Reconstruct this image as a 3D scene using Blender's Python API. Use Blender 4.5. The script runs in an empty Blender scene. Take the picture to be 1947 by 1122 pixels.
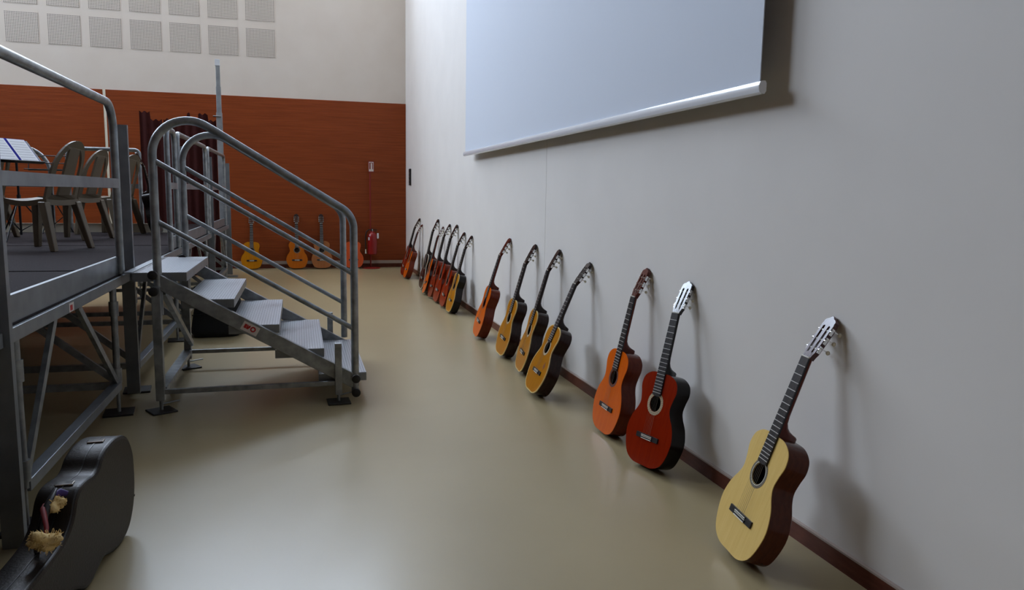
import bpy, math, random
from mathutils import Vector, Matrix
from mathutils.geometry import tessellate_polygon

random.seed(7)
SC = bpy.context.scene
COL = SC.collection
PI = math.pi


def lin(r, g, b):
    def f(v):
        v /= 255.0
        return v / 12.92 if v <= 0.04045 else ((v + 0.055) / 1.055) ** 2.4
    return (f(r), f(g), f(b), 1.0)


# ------------------------------------------------------------------ camera
F_PX, YAW, PITCH, ROLL = 1426.6, math.radians(15.906), math.radians(7.574), math.radians(0.9448)
cam_data = bpy.data.cameras.new('camera')
cam_data.sensor_width = 36.0
cam_data.lens = F_PX * 36.0 / 1947.0
cam_data.clip_start = 0.05
cam_data.clip_end = 200
cam = bpy.data.objects.new('camera', cam_data)
COL.objects.link(cam)
fw = Vector((math.sin(YAW) * math.cos(PITCH), math.cos(YAW) * math.cos(PITCH), -math.sin(PITCH)))
rt = fw.cross(Vector((0, 0, 1))).normalized()
up = rt.cross(fw)
rt2 = rt * math.cos(ROLL) + up * math.sin(ROLL)
up2 = up * math.cos(ROLL) - rt * math.sin(ROLL)
m = Matrix((rt2, up2, -fw)).transposed().to_4x4()
m.translation = Vector((0, 0, 1.4))
cam.matrix_world = m
SC.camera = cam

# ------------------------------------------------------------------ room size
WX, BY, LX, FY, CZ = 1.9745, 14.42, -9.0, -4.0, 9.7
WLT = (7.6, 13.0, 5.8, 8.8)          # clerestory in the left wall: y0, y1, z0, z1
WIN = (-8.4, 1.6, 6.5, 9.4)          # clerestory opening in the back wall: x0, x1, z0, z1

# ------------------------------------------------------------------ daylight, exposure
world = bpy.data.worlds.new('sky')
SC.world = world
world.use_nodes = True
bg = world.node_tree.nodes['Background']
bg.inputs['Color'].default_value = (0.69, 0.815, 1.0, 1)
bg.inputs['Strength'].default_value = 1.0


def portal(name, loc, rot, sx, sy):
    l = bpy.data.lights.new(name, 'AREA')
    l.shape = 'RECTANGLE'
    l.size, l.size_y = sx, sy
    l.cycles.is_portal = True
    o = bpy.data.objects.new(name, l)
    o.location = loc
    o.rotation_euler = rot
    COL.objects.link(o)


portal('daylight_clerestory', ((WIN[0] + WIN[1]) / 2, BY + 0.5, (WIN[2] + WIN[3]) / 2), (-PI / 2, 0, 0),
       WIN[1] - WIN[0], WIN[3] - WIN[2])
portal('daylight_side', (LX - 0.3, (WLT[0] + WLT[1]) / 2, (WLT[2] + WLT[3]) / 2), (0, -PI / 2, 0),
       WLT[3] - WLT[2], WLT[1] - WLT[0])
FILL_W, FILL_RGB = 0.7, (1.0, 0.62, 0.32)  # unseen overhead lamps added near the back wall as warm fill
FILL_LAMPS = [(-6.5, 12.4), (-3.5, 12.4), (-0.5, 12.4)]
for i, (lx, ly) in enumerate(FILL_LAMPS):
    l = bpy.data.lights.new('fill_light', 'AREA')
    l.shape = 'DISK'
    l.size = 0.6
    l.energy = FILL_W
    l.color = FILL_RGB
    o = bpy.data.objects.new('fill_light_emitter', l)
    o.location = (lx, ly, CZ - 0.30)
    COL.objects.link(o)
SC.cycles.caustics_reflective = False
SC.view_settings.view_transform = 'Standard'
SC.view_settings.look = 'None'
SC.view_settings.gamma = 1
SC.view_settings.use_curve_mapping = False
SC.view_settings.exposure = 4.4


# ------------------------------------------------------------------ materials
def material(name, rgb, rough=0.5, metal=0.0, spec=0.5, coat=0.0, coat_rough=0.1):
    mt = bpy.data.materials.new(name)
    mt.use_nodes = True
    b = mt.node_tree.nodes['Principled BSDF']
    b.inputs['Base Color'].default_value = lin(*rgb)
    b.inputs['Roughness'].default_value = rough
    b.inputs['Metallic'].default_value = metal
    b.inputs['Specular IOR Level'].default_value = spec
    b.inputs['Coat Weight'].default_value = coat
    b.inputs['Coat Roughness'].default_value = coat_rough
    return mt


def nodes_of(mt):
    nt = mt.node_tree
    return nt, nt.nodes, nt.links, nt.nodes['Principled BSDF']


def mottled(name, rgb, rgb2, scale=6.0, rough=0.5, metal=0.0, spec=0.5, coat=0.0, stretch=(1, 1, 1), bump=0.0,
            detail=4.0, coat_rough=0.1, rvar=0.0):
    """base colour drifting between two tones, from an object-space noise"""
    mt = material(name, rgb, rough, metal, spec, coat, coat_rough)
    nt, N, L, b = nodes_of(mt)
    tc = N.new('ShaderNodeTexCoord')
    mp = N.new('ShaderNodeMapping')
    mp.inputs['Scale'].default_value = stretch
    nz = N.new('ShaderNodeTexNoise')
    nz.inputs['Scale'].default_value = scale
    nz.inputs['Detail'].default_value = detail
    cr = N.new('ShaderNodeValToRGB')
    cr.color_ramp.elements[0].position = 0.32
    cr.color_ramp.elements[1].position = 0.68
    cr.color_ramp.elements[0].color = lin(*rgb)
    cr.color_ramp.elements[1].color = lin(*rgb2)
    L.new(tc.outputs['Object'], mp.inputs['Vector'])
    L.new(mp.outputs['Vector'], nz.inputs['Vector'])
    L.new(nz.outputs['Fac'], cr.inputs['Fac'])
    L.new(cr.outputs['Color'], b.inputs['Base Color'])
    if bump:
        bp = N.new('ShaderNodeBump')
        bp.inputs['Strength'].default_value = bump
        bp.inputs['Distance'].default_value = 0.01
        L.new(nz.outputs['Fac'], bp.inputs['Height'])
        L.new(bp.outputs['Normal'], b.inputs['Normal'])
    if rvar:
        mr = N.new('ShaderNodeMapRange')
        mr.inputs['To Min'].default_value = rough - rvar
        mr.inputs['To Max'].default_value = rough + rvar
        L.new(nz.outputs['Fac'], mr.inputs['Value'])
        L.new(mr.outputs['Result'], b.inputs['Roughness'])
    return mt


def wood(name, rgb, rgb2, coat=0.6, rough=0.35, scale=9.0, stretch=(9, 9, 0.7)):
    return mottled(name, rgb, rgb2, scale, rough, 0, 0.18, coat * 0.22, stretch, 0, 6, 0.15)


def perforated(name, rgb, hole, pitch, radius):
    """painted board with a square grid of small round holes, axes x and z"""
    mt = material(name, rgb, 0.7)
    nt, N, L, b = nodes_of(mt)
    tc = N.new('ShaderNodeTexCoord')
    sx = N.new('ShaderNodeSeparateXYZ')
    L.new(tc.outputs['Object'], sx.inputs[0])

    def math_node(op, a, v=None, c=None):
        n = N.new('ShaderNodeMath')
        n.operation = op
        L.new(a, n.inputs[0])
        if v is not None:
            if isinstance(v, (int, float)):
                n.inputs[1].default_value = v
            else:
                L.new(v, n.inputs[1])
        return n.outputs[0]
    ds = []
    for ax in ('X', 'Z'):
        s = math_node('DIVIDE', sx.outputs[ax], pitch)
        f = math_node('FRACT', s)
        d = math_node('SUBTRACT', f, 0.5)
        ds.append(math_node('MULTIPLY', d, d))
    r2 = math_node('ADD', ds[0], ds[1])
    h = math_node('LESS_THAN', r2, radius * radius)
    mx = N.new('ShaderNodeMix')
    mx.data_type = 'RGBA'
    mx.inputs['A'].default_value = lin(*rgb)
    mx.inputs['B'].default_value = lin(*hole)
    L.new(h, mx.inputs['Factor'])
    L.new(mx.outputs['Result'], b.inputs['Base Color'])
    return mt


def chequer_plate(name):
    """galvanised anti-slip tread: short raised ribs in offset rows"""
    mt = material(name, (190, 194, 200), 0.3, 0.45)
    nt, N, L, b = nodes_of(mt)
    tc = N.new('ShaderNodeTexCoord')
    br = N.new('ShaderNodeTexBrick')
    br.offset = 0.5
    br.inputs['Scale'].default_value = 1.0
    br.inputs['Brick Width'].default_value = 0.034
    br.inputs['Row Height'].default_value = 0.017
    br.inputs['Mortar Size'].default_value = 0.0048
    br.inputs['Mortar Smooth'].default_value = 0.6
    br.inputs['Color1'].default_value = (1, 1, 1, 1)
    br.inputs['Color2'].default_value = (1, 1, 1, 1)
    br.inputs['Mortar'].default_value = (0, 0, 0, 1)
    bp = N.new('ShaderNodeBump')
    bp.inputs['Strength'].default_value = 0.9
    bp.inputs['Distance'].default_value = 0.004
    cr = N.new('ShaderNodeValToRGB')
    cr.color_ramp.elements[0].color = lin(124, 128, 134)
    cr.color_ramp.elements[1].color = lin(226, 230, 236)  # pale ribs carry the window's reflection in their own colour
    L.new(tc.outputs['Object'], br.inputs['Vector'])
    L.new(br.outputs['Color'], bp.inputs['Height'])
    L.new(br.outputs['Color'], cr.inputs['Fac'])
    L.new(cr.outputs['Color'], b.inputs['Base Color'])
    L.new(bp.outputs['Normal'], b.inputs['Normal'])
    return mt


M = {}
M['floor'] = mottled('floor_resin', (164, 148, 112), (170, 154, 118), 1.2, 0.3, 0, 0.55)
M['wall'] = mottled('wall_paint', (222, 217, 211), (226, 221, 215), 2.0, 0.75, spec=0.3)
M['wall_warm_bounce'] = mottled('back_wall_warm_bounce', (214, 203, 190), (218, 208, 196), 2.0, 0.75, spec=0.3)  # right wall's paint with warm, dimmer bounced light put into the colour
M['dark_wall'] = material('dark_wall_paint', (112, 88, 74), 0.8)
M['ceiling'] = material('ceiling_paint', (168, 166, 162), 0.8)
M['baseboard'] = wood('skirting_wood', (86, 44, 32), (104, 56, 42), 0.3, 0.4, 5, (3, 3, 12))
M['trim_light'] = material('skirting_cap', (176, 160, 150), 0.45)
M['slat'] = mottled('slat_wood', (132, 58, 20), (152, 72, 28), 3.0, 0.5, 0, 0.3, 0.0, (0.6, 4, 14), 0, 5)
M['cream'] = material('cream_paint', (226, 220, 200), 0.6)
M['perf'] = perforated('perforated_board', (214, 203, 190), (72, 66, 60), 0.02435, 0.29)  # board face repeats the back wall's painted-in warm light
M['screen'] = material('screen_cloth', (206, 212, 222), 0.8)
M['white_metal'] = material('white_enamel', (226, 228, 232), 0.18, 0, 0.6, 0.5)
M['galv'] = mottled('galvanised_steel', (122, 126, 128), (160, 164, 166), 14, 0.4, 0.65, 0.5)
M['galv_flat'] = mottled('galvanised_sheet', (122, 127, 132), (140, 145, 150), 8, 0.38, 0.55, 0.5)
M['galv_light'] = mottled('pale_galvanised', (170, 174, 176), (150, 154, 157), 10, 0.45, 0.4)
M['tread'] = chequer_plate('tread_plate')
M['carpet'] = mottled('deck_carpet', (34, 28, 29), (44, 37, 38), 90, 0.95, spec=0.1, bump=0.4)
M['black'] = material('black_plastic', (22, 22, 24), 0.4)
M['black_cloth'] = mottled('black_cloth', (16, 16, 18), (26, 26, 29), 60, 0.85, bump=0.2)
M['black_metal'] = material('black_metal', (24, 24, 26), 0.4, 0.4)
M['dark_plate'] = material('dark_foot_plate', (48, 46, 44), 0.5, 0.4)
M['chair'] = mottled('taupe_plastic', (94, 83, 66), (102, 90, 72), 5, 0.42)
M['paper'] = material('sheet_paper', (235, 238, 244), 0.8)
M['ink'] = material('printed_staves', (150, 156, 170), 0.8)
M['blue'] = material('blue_folder', (22, 28, 140), 0.8, spec=0.1)
M['maroon'] = mottled('maroon_velvet', (64, 24, 21), (54, 20, 18), 6, 0.9, spec=0.2)
M['red'] = material('extinguisher_red', (142, 12, 16), 0.3, 0, 0.5, 0.3)
M['red_dark'] = material('red_stand', (130, 26, 20), 0.4)
M['chrome'] = material('chrome', (225, 225, 225), 0.12, 1.0)
M['pearl'] = material('pearl_button', (226, 220, 200), 0.25, 0, 0.6)
M['bone'] = material('bone', (236, 232, 218), 0.35)
M['ebony'] = material('ebony', (30, 27, 29), 0.35, 0, 0.5)
M['hole_dark'] = material('dark_wood_inside', (60, 42, 30), 0.8)
M['rosette'] = perforated('rosette_mosaic', (120, 112, 96), (78, 66, 50), 0.007, 0.33)
M['rosette_pale'] = perforated('rosette_mosaic_pale', (188, 172, 138), (120, 84, 60), 0.009, 0.28)
M['rosette_red'] = perforated('rosette_mosaic_red', (96, 40, 20), (52, 26, 16), 0.007, 0.33)
M['string'] = material('string_nylon', (128, 122, 112), 0.35, 0.0)
M['fret'] = material('fret_nickel', (226, 224, 218), 0.3, 0.35)
M['case'] = mottled('brown_leatherette', (28, 21, 17), (33, 25, 20), 120, 0.42, 0, 0.25, 0.0, bump=0.12)
M['seam'] = material('case_trim', (20, 16, 15), 0.4)
M['yarn'] = mottled('cream_yarn', (216, 184, 120), (232, 206, 150), 60, 0.95, bump=0.5)
M['yarn_red'] = material('red_ribbon', (120, 16, 20), 0.7)
M['yarn_purple'] = material('purple_ribbon', (58, 34, 110), 0.6)
M['sticker'] = material('sticker_white', (214, 204, 198), 0.5)
M['sticker_red'] = material('sticker_red', (176, 30, 30), 0.5)
M['diamond'] = material('brown_diamond', (120, 60, 30), 0.5)


# ------------------------------------------------------------------ mesh building
class MB:
    def __init__(self):
        self.v, self.f = [], []

    def add(self, vs, fs, mat=None):
        o = len(self.v)
        for p in vs:
            p = Vector(p)
            self.v.append(mat @ p if mat else p)
        self.f += [tuple(i + o for i in f) for f in fs]
        return self

    def box(self, x0, x1, y0, y1, z0, z1, mat=None):
        vs = [(x0, y0, z0), (x1, y0, z0), (x1, y1, z0), (x0, y1, z0), (x0, y0, z1), (x1, y0, z1), (x1, y1, z1), (x0, y1, z1)]
        fs = [(0, 3, 2, 1), (4, 5, 6, 7), (0, 1, 5, 4), (1, 2, 6, 5), (2, 3, 7, 6), (3, 0, 4, 7)]
        return self.add(vs, fs, mat)

    def beam(self, a, b, w, h, side=(0, 1, 0)):
        """rectangular bar from a to b; w along 'side', h across both"""
        a, b = Vector(a), Vector(b)
        d = (b - a).normalized()
        s = Vector(side)
        s = (s - d * s.dot(d)).normalized()
        t = d.cross(s)
        mt = Matrix((s, t, d)).transposed().to_4x4()
        mt.translation = a
        return self.box(-w / 2, w / 2, -h / 2, h / 2, 0, (b - a).length, mt)

    def loft(self, rings, cap=True, closed=False):
        n = len(rings[0])
        o = len(self.v)
        for r in rings:
            self.v += [Vector(p) for p in r]
        R = len(rings)
        for i in range(R if closed else R - 1):
            a, b = o + i * n, o + ((i + 1) % R) * n
            for k in range(n):
                self.f.append((a + k, a + (k + 1) % n, b + (k + 1) % n, b + k))
        if cap and not closed:
            self.f.append(tuple(o + k for k in range(n))[::-1])
            self.f.append(tuple(o + (R - 1) * n + k for k in range(n)))
        return self

    def tube(self, pts, r, n=14, cap=True):
        pts = [Vector(p) for p in pts]
        rr = r if isinstance(r, (list, tuple)) else [r] * len(pts)
        d0 = (pts[1] - pts[0]).normalized()
        ref = Vector((0, 0, 1)) if abs(d0.z) < 0.9 else Vector((1, 0, 0))
        s = d0.cross(ref).normalized()
        rings = []
        for i, p in enumerate(pts):
            if i == 0:
                d = d0
            elif i == len(pts) - 1:
                d = (pts[i] - pts[i - 1]).normalized()
            else:
                d = ((pts[i + 1] - pts[i]).normalized() + (pts[i] - pts[i - 1]).normalized()).normalized()
            s = (s - d * s.dot(d)).normalized()
            t = d.cross(s)
            rings.append([p + (s * math.cos(2 * PI * k / n) + t * math.sin(2 * PI * k / n)) * rr[i] for k in range(n)])
        return self.loft(rings, cap)

    def lathe(self, prof, n=24, mat=None):
        """profile of (r, z) around z"""
        rings = []
        for r, z in prof:
            ring = [Vector((max(r, 1e-4) * math.cos(2 * PI * k / n), max(r, 1e-4) * math.sin(2 * PI * k / n), z)) for k in range(n)]
            rings.append([mat @ p for p in ring] if mat else ring)
        return self.loft(rings)

    def plate(self, outer, holes, t0, t1, mapf):
        """2-D outline with holes, thickness t0..t1; mapf(u, v, t) gives the point"""
        loops = [list(outer)] + [list(h) for h in holes]
        flat = [p for lp in loops for p in lp]
        tris = tessellate_polygon([[Vector((u, v, 0)) for u, v in lp] for lp in loops])
        o = len(self.v)
        n = len(flat)
        for t in (t0, t1):
            self.v += [Vector(mapf(u, v, t)) for u, v in flat]
        for a, b, c in tris:
            self.f.append((o + a, o + b, o + c))
            self.f.append((o + n + c, o + n + b, o + n + a))
        k = o
        for lp in loops:
            L = len(lp)
            for i in range(L):
                j = (i + 1) % L
                self.f.append((k + i, k + j, k + n + j, k + n + i))
            k += L
        return self

    def build(self, name, mat, parent=None, world=True, smooth=None, bevel=0.0):
        """link as one object; with a parent and world=True the vertices are in world space"""
        off = parent.location if (parent is not None and world) else Vector()
        me = bpy.data.meshes.new(name)
        me.from_pydata([tuple(p - off) for p in self.v], [], self.f)
        me.validate()
        import bmesh
        bm = bmesh.new()
        bm.from_mesh(me)
        bmesh.ops.recalc_face_normals(bm, faces=bm.faces)
        bm.to_mesh(me)
        bm.free()
        me.materials.append(mat)
        if smooth is not None:
            for p in me.polygons:
                p.use_smooth = True
            me.set_sharp_from_angle(angle=math.radians(smooth))
        o = bpy.data.objects.new(name, me)
        COL.objects.link(o)
        if parent is not None:
            o.parent = parent
        if bevel:
            bv = o.modifiers.new('bevel', 'BEVEL')
            bv.width = bevel
            bv.segments = 2
            bv.limit_method = 'ANGLE'
        return o


def tag(o, label=None, cat=None, group=None, kind=None):
    for k, v in (('label', label), ('category', cat), ('group', group), ('kind', kind)):
        if v:
            o[k] = v
    return o


def thing(name, label, cat, loc=(0, 0, 0), group=None):
    o = bpy.data.objects.new(name, None)
    COL.objects.link(o)
    o.location = loc
    o.empty_display_size = 0.1
    return tag(o, label, cat, group)


def struct(mb, name, mat, **kw):
    return tag(mb.build(name, mat, **kw), kind='structure')


def copy_tree(root, loc=None, label=None):
    c = root.copy()
    COL.objects.link(c)
    if loc is not None:
        c.location = loc
    if label:
        c['label'] = label
    for ch in root.children:
        p = ch.copy()
        COL.objects.link(p)
        p.parent = c
        for g in ch.children:
            q = g.copy()
            COL.objects.link(q)
            q.parent = p
    return c


def fillet(pts, radii, seg=10):
    pts = [Vector(p) for p in pts]
    out = [pts[0]]
    for i in range(1, len(pts) - 1):
        r = radii[i - 1]
        a = (pts[i - 1] - pts[i]).normalized()
        b = (pts[i + 1] - pts[i]).normalized()
        ang = a.angle(b)
        d = r / math.tan(ang / 2)
        c = pts[i] + (a + b).normalized() * (r / math.sin(ang / 2))
        p0, p1 = pts[i] + a * d, pts[i] + b * d
        u, w = p0 - c, p1 - c
        tot = u.angle(w)
        for k in range(seg + 1):
            t = k / seg
            out.append(c + u * (math.sin((1 - t) * tot) / math.sin(tot)) + w * (math.sin(t * tot) / math.sin(tot)))
    out.append(pts[-1])
    return out


def circle(cx, cy, r, n=32):
    return [(cx + r * math.cos(2 * PI * k / n), cy + r * math.sin(2 * PI * k / n)) for k in range(n)]


def catmull(P, seg=6, closed=True):
    out = []
    n = len(P)
    for i in range(n if closed else n - 1):
        p0, p1, p2, p3 = [Vector(P[(i + k) % n] if closed else P[min(max(i + k, 0), n - 1)]).to_2d() for k in (-1, 0, 1, 2)]
        for s in range(seg):
            t = s / seg
            q = 0.5 * ((2 * p1) + (p2 - p0) * t + (2 * p0 - 5 * p1 + 4 * p2 - p3) * t * t + (3 * p1 - p0 - 3 * p2 + p3) * t ** 3)
            out.append((q.x, q.y))
    if not closed:
        out.append(tuple(P[-1]))
    return out


# ------------------------------------------------------------------ the hall
struct(MB().box(LX, WX, FY, BY, -0.1, 0), 'floor', M['floor'])
struct(MB().box(LX - 0.4, WX + 0.4, FY - 0.4, BY + 0.9, CZ, CZ + 0.15), 'ceiling', M['ceiling'])
SEAM = 5.954
b = MB()
b.box(WX, WX + 0.3, FY, SEAM - 0.0025, 0, CZ)
b.box(WX, WX + 0.3, SEAM + 0.0025, BY + 0.9, 0, CZ)
b.box(WX + 0.006, WX + 0.3, SEAM - 0.003, SEAM + 0.003, 0, CZ)
struct(b, 'wall_right', M['wall'])
b = MB()
b.box(LX, WX, BY, BY + 0.9, 0, WIN[2])
b.box(LX, WX, BY, BY + 0.9, WIN[3], CZ)
b.box(LX, WIN[0], BY, BY + 0.9, WIN[2], WIN[3])
b.box(WIN[1], WX, BY, BY + 0.9, WIN[2], WIN[3])
struct(b, 'wall_back', M['wall_warm_bounce'])
b = MB()
b.box(LX - 0.4, LX, FY, BY + 0.9, 0, WLT[2])
b.box(LX - 0.4, LX, FY, BY + 0.9, WLT[3], CZ)
b.box(LX - 0.4, LX, FY, WLT[0], WLT[2], WLT[3])
b.box(LX - 0.4, LX, WLT[1], BY + 0.9, WLT[2], WLT[3])
struct(b, 'wall_left', M['dark_wall'])
struct(MB().box(LX - 0.4, WX + 0.3, FY - 0.3, FY, 0, CZ), 'wall_front', M['dark_wall'])

glass = bpy.data.materials.new('window_glass')
glass.use_nodes = True
nt = glass.node_tree
nt.nodes.remove(nt.nodes['Principled BSDF'])
tr = nt.nodes.new('ShaderNodeBsdfTransparent')
gl = nt.nodes.new('ShaderNodeBsdfGlossy')
gl.inputs['Roughness'].default_value = 0.02
mx = nt.nodes.new('ShaderNodeMixShader')
mx.inputs[0].default_value = 0.06
nt.links.new(tr.outputs[0], mx.inputs[1])
nt.links.new(gl.outputs[0], mx.inputs[2])
nt.links.new(mx.outputs[0], nt.nodes['Material Output'].inputs[0])

w = struct(MB().box(WIN[0], WIN[1], BY + 0.42, BY + 0.428, WIN[2], WIN[3]), 'window_1', glass)
b = MB()
for i in range(7):
    x = WIN[0] + (WIN[1] - WIN[0]) * i / 6
    b.box(x - 0.03, x + 0.03, BY + 0.38, BY + 0.46, WIN[2], WIN[3])
for z in (WIN[2], WIN[3]):
    b.box(WIN[0], WIN[1], BY + 0.38, BY + 0.46, z - 0.03, z + 0.03)
b.build('window_frame', M['galv_flat'], w)
w = struct(MB().box(LX - 0.22, LX - 0.212, WLT[0], WLT[1], WLT[2], WLT[3]), 'window_2', glass)
b = MB()
for i in range(7):
    y = WLT[0] + (WLT[1] - WLT[0]) * i / 6
    b.box(LX - 0.25, LX - 0.18, y - 0.03, y + 0.03, WLT[2], WLT[3])
for z in (WLT[2], WLT[3]):
    b.box(LX - 0.25, LX - 0.18, WLT[0], WLT[1], z - 0.03, z + 0.03)
b.build('window_frame', M['galv_flat'], w)

# housings for the unseen fill lamps added far overhead
for i, (lx, ly) in enumerate(FILL_LAMPS):
    t = thing('added_fill_lamp', 'unseen round lamp added high above the hall for warm fill', 'ceiling lamp', (lx, ly, CZ), 'added round fill lamps')
    MB().lathe([(0.0, 0.0), (0.34, 0.0), (0.36, -0.02), (0.36, -0.26), (0.345, -0.26), (0.345, -0.03), (0, -0.03)], 28, Matrix.Translation((lx, ly, CZ))).build(
        'shade', M['white_metal'], t, smooth=40)

# skirting
b = MB().box(WX - 0.014, WX, FY, BY - 0.03, 0, 0.072)
o = struct(b, 'baseboard_right', M['baseboard'])
MB().box(WX - 0.016, WX, FY, BY - 0.03, 0.0725, 0.080).build('cap_strip', M['trim_light'], o)
struct(MB().box(LX, WX, BY - 0.03, BY, 0, 0.074), 'baseboard_back', M['baseboard'])
struct(MB().box(LX, WX, BY - 0.034, BY, 0.0745, 0.131), 'trim_1', M['trim_light'])


# slatted timber panelling: one grooved board per bay
def slat_panel(x0, x1, z0, z1):
    prof = []
    n = int((z1 - z0) / 0.0245)
    p = (z1 - z0) / n
    for i in range(n):
        a = z0 + i * p
        prof += [(BY - 0.024, a + 0.0), (BY - 0.024, a + p - 0.0045), (BY - 0.018, a + p - 0.0045), (BY - 0.018, a + p)]
    prof = [(BY, z0)] + prof + [(BY, z1)]
    mb = MB()
    n = len(prof)
    mb.v = [Vector((x0, y, z)) for y, z in prof] + [Vector((x1, y, z)) for y, z in prof]
    mb.f = [(i, i + 1, n + i + 1, n + i) for i in range(n - 1)]
    mb.f += [(0, n, 2 * n - 1, n - 1)]
    # ends
    for s in (0, n):
        for i in range(1, n - 2):
            pass
    struct(mb, 'wall_panelling', M['slat'])


slat_panel(LX, -3.140, 0.132, 3.06)
slat_panel(-3.096, WX - 0.002, 0.132, 3.06)
struct(MB().box(-3.140, -3.096, BY - 0.02, BY, 0.132, 3.06), 'trim_2', M['cream'])

# perforated acoustic squares, seen up high on the back wall
words = ['first', 'second', 'third', 'fourth', 'fifth', 'sixth', 'seventh']
proto = None
for row, z in enumerate((3.748, 4.362)):
    for k in range(7):
        x = -0.826 - 0.6165 * k
        if proto is None:
            proto = MB().box(-0.0, 0.487, 0, 0.012, 0, 0.487).build('acoustic_panel', M['perf'])
            o = proto
        else:
            o = proto.copy()
            COL.objects.link(o)
        o.location = (x, BY - 0.006, z)
        tag(o, 'square of small round holes high on back wall, %s from right, %s row' % (
            words[k], ('lower', 'upper')[row]), 'acoustic panel', 'perforated squares in the back wall')

# projection screen
SX, SY0, SY1, SZ0, SZ1 = 1.87, 2.83, 8.63, 1.86, 5.9
t = thing('projection_screen', 'large pale grey projection screen hanging on the right wall', 'projection screen', (SX, (SY0 + SY1) / 2, SZ0))
MB().box(SX, SX + 0.004, SY0, SY1, SZ0, SZ1 + 0.05).build('screen_cloth', M['screen'], t)
b = MB()
prof = [(SX - 0.016, SZ0 - 0.018), (SX - 0.020, SZ0 - 0.005), (SX - 0.020, SZ0 + 0.012), (SX - 0.014, SZ0 + 0.026), (SX - 0.004, SZ0 + 0.030),
        (SX + 0.010, SZ0 + 0.030), (SX + 0.016, SZ0 + 0.02), (SX + 0.016, SZ0 - 0.012), (SX + 0.008, SZ0 - 0.024), (SX - 0.006, SZ0 - 0.024)]
b.loft([[(x, SY0 - 0.02, z) for x, z in prof], [(x, SY1 + 0.02, z) for x, z in prof]])
b.build('bottom_bar', M['white_metal'], t, smooth=40)
for y in (SY0 - 0.026, SY1 + 0.022):
    MB().loft([[(x * 1.0, y, z) for x, z in prof], [(x, y + 0.005, z) for x, z in prof]]).build('end_cap', M['white_metal'], t)
MB().box(SX - 0.09, WX - 0.004, SY0 - 0.15, SY1 + 0.15, SZ1, SZ1 + 0.2).build('casing', M['white_metal'], t, bevel=0.02)

# switch plate by the corner
t = thing('switch_plate', 'narrow dark plate with grey buttons on the right wall near the back corner', 'switch plate', (WX, 13.76, 1.55))
MB().box(WX - 0.03, WX, 13.70, 13.82, 1.55, 1.845).build('plate', M['black_metal'], t, bevel=0.004)
for z in (1.565, 1.625, 1.69, 1.755):
    MB().box(WX - 0.036, WX - 0.031, 13.725, 13.795, z, z + 0.026).build('button', M['trim_light'], t)


# ------------------------------------------------------------------ guitars
OUT = [(0, 0), (0.085, 0.004), (0.148, 0.045), (0.182, 0.145), (0.166, 0.225), (0.130, 0.282), (0.1175, 0.318), (0.126, 0.362),
       (0.139, 0.408), (0.126, 0.455), (0.075, 0.484), (0, 0.487)]
half = OUT[1:-1]
OUTLINE = catmull(OUT + [(-x, z) for x, z in half[::-1]], 5)
DEPTH = 0.096
NUT, JOIN, FB_END, SADDLE = 0.812, 0.487, 0.368, 0.150
HEAD_TILT = math.radians(13)


def grow(poly, d):
    n = len(poly)
    out = []
    for i in range(n):
        a, c = Vector(poly[i - 1]), Vector(poly[(i + 1) % n])
        tn = (c - a).normalized()
        out.append((poly[i][0] + tn.y * d, poly[i][1] - tn.x * d))
    return out


def fb_half(z):
    return 0.026 + (NUT - z) / (NUT - JOIN) * 0.005


def head_matrix(tilt):
    return Matrix.Translation((0, -(DEPTH + 0.004), NUT)) @ Matrix.Rotation(-tilt, 4, 'X')


HM = head_matrix(HEAD_TILT)
GUITAR_MESHES = {}


def gpart(key, name, mat, root, make, smooth=None, label=None, parent=None):
    """a guitar part: meshes are shared between guitars, materials live on the object"""
    if key not in GUITAR_MESHES:
        o = make().build(name, mat, None, smooth=smooth)
        GUITAR_MESHES[key] = o.data
    else:
        o = bpy.data.objects.new(name, GUITAR_MESHES[key])
        COL.objects.link(o)
    o.parent = parent or root
    o.material_slots[0].link = 'OBJECT'
    o.material_slots[0].material = mat
    if label:
        o['label'] = label
    return o


def mk_body():
    b = MB()
    n = len(OUTLINE)
    prof = [(0.004, 0.0), (0.0, -0.004), (0.0, -DEPTH + 0.003)]
    rings = []
    for ins, y in prof:
        rings.append([(x, y, z) for x, z in grow(OUTLINE, -ins)])
    b.loft(rings, cap=False)
    b.f.append(tuple(range(n)))
    o = len(b.v)
    inner = [(x, -DEPTH + 0.003, z) for x, z in grow(OUTLINE, -0.004)]
    inner2 = [(x, -0.004, z) for x, z in grow(OUTLINE, -0.006)]
    b.loft([inner, inner2], cap=False)
    b.f.append(tuple(o + n + k for k in range(n)))
    for k in range(n):
        j = (k + 1) % n
        b.f.append((2 * n + k, 2 * n + j, o + j, o + k))
    return b


def flat(u, v, t):
    return (u, t, v)


def mk_top():
    return MB().plate(grow(OUTLINE, 0.0015), [circle(0, 0.326, 0.0425, 36)], -DEPTH + 0.003, -DEPTH, flat)


def mk_binding():
    return MB().plate(grow(OUTLINE, 0.0022), [grow(OUTLINE, -0.004)], -DEPTH + 0.006, -DEPTH - 0.0006, flat)


def mk_rosette(ro):
    return MB().plate(circle(0, 0.326, ro, 40), [circle(0, 0.326, 0.0435, 36)], -DEPTH - 0.0002, -DEPTH - 0.001, flat)


def mk_ring():
    return MB().plate(circle(0, 0.326, 0.0475, 40), [circle(0, 0.326, 0.0455, 36)], -DEPTH - 0.001, -DEPTH - 0.0016, flat)


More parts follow.
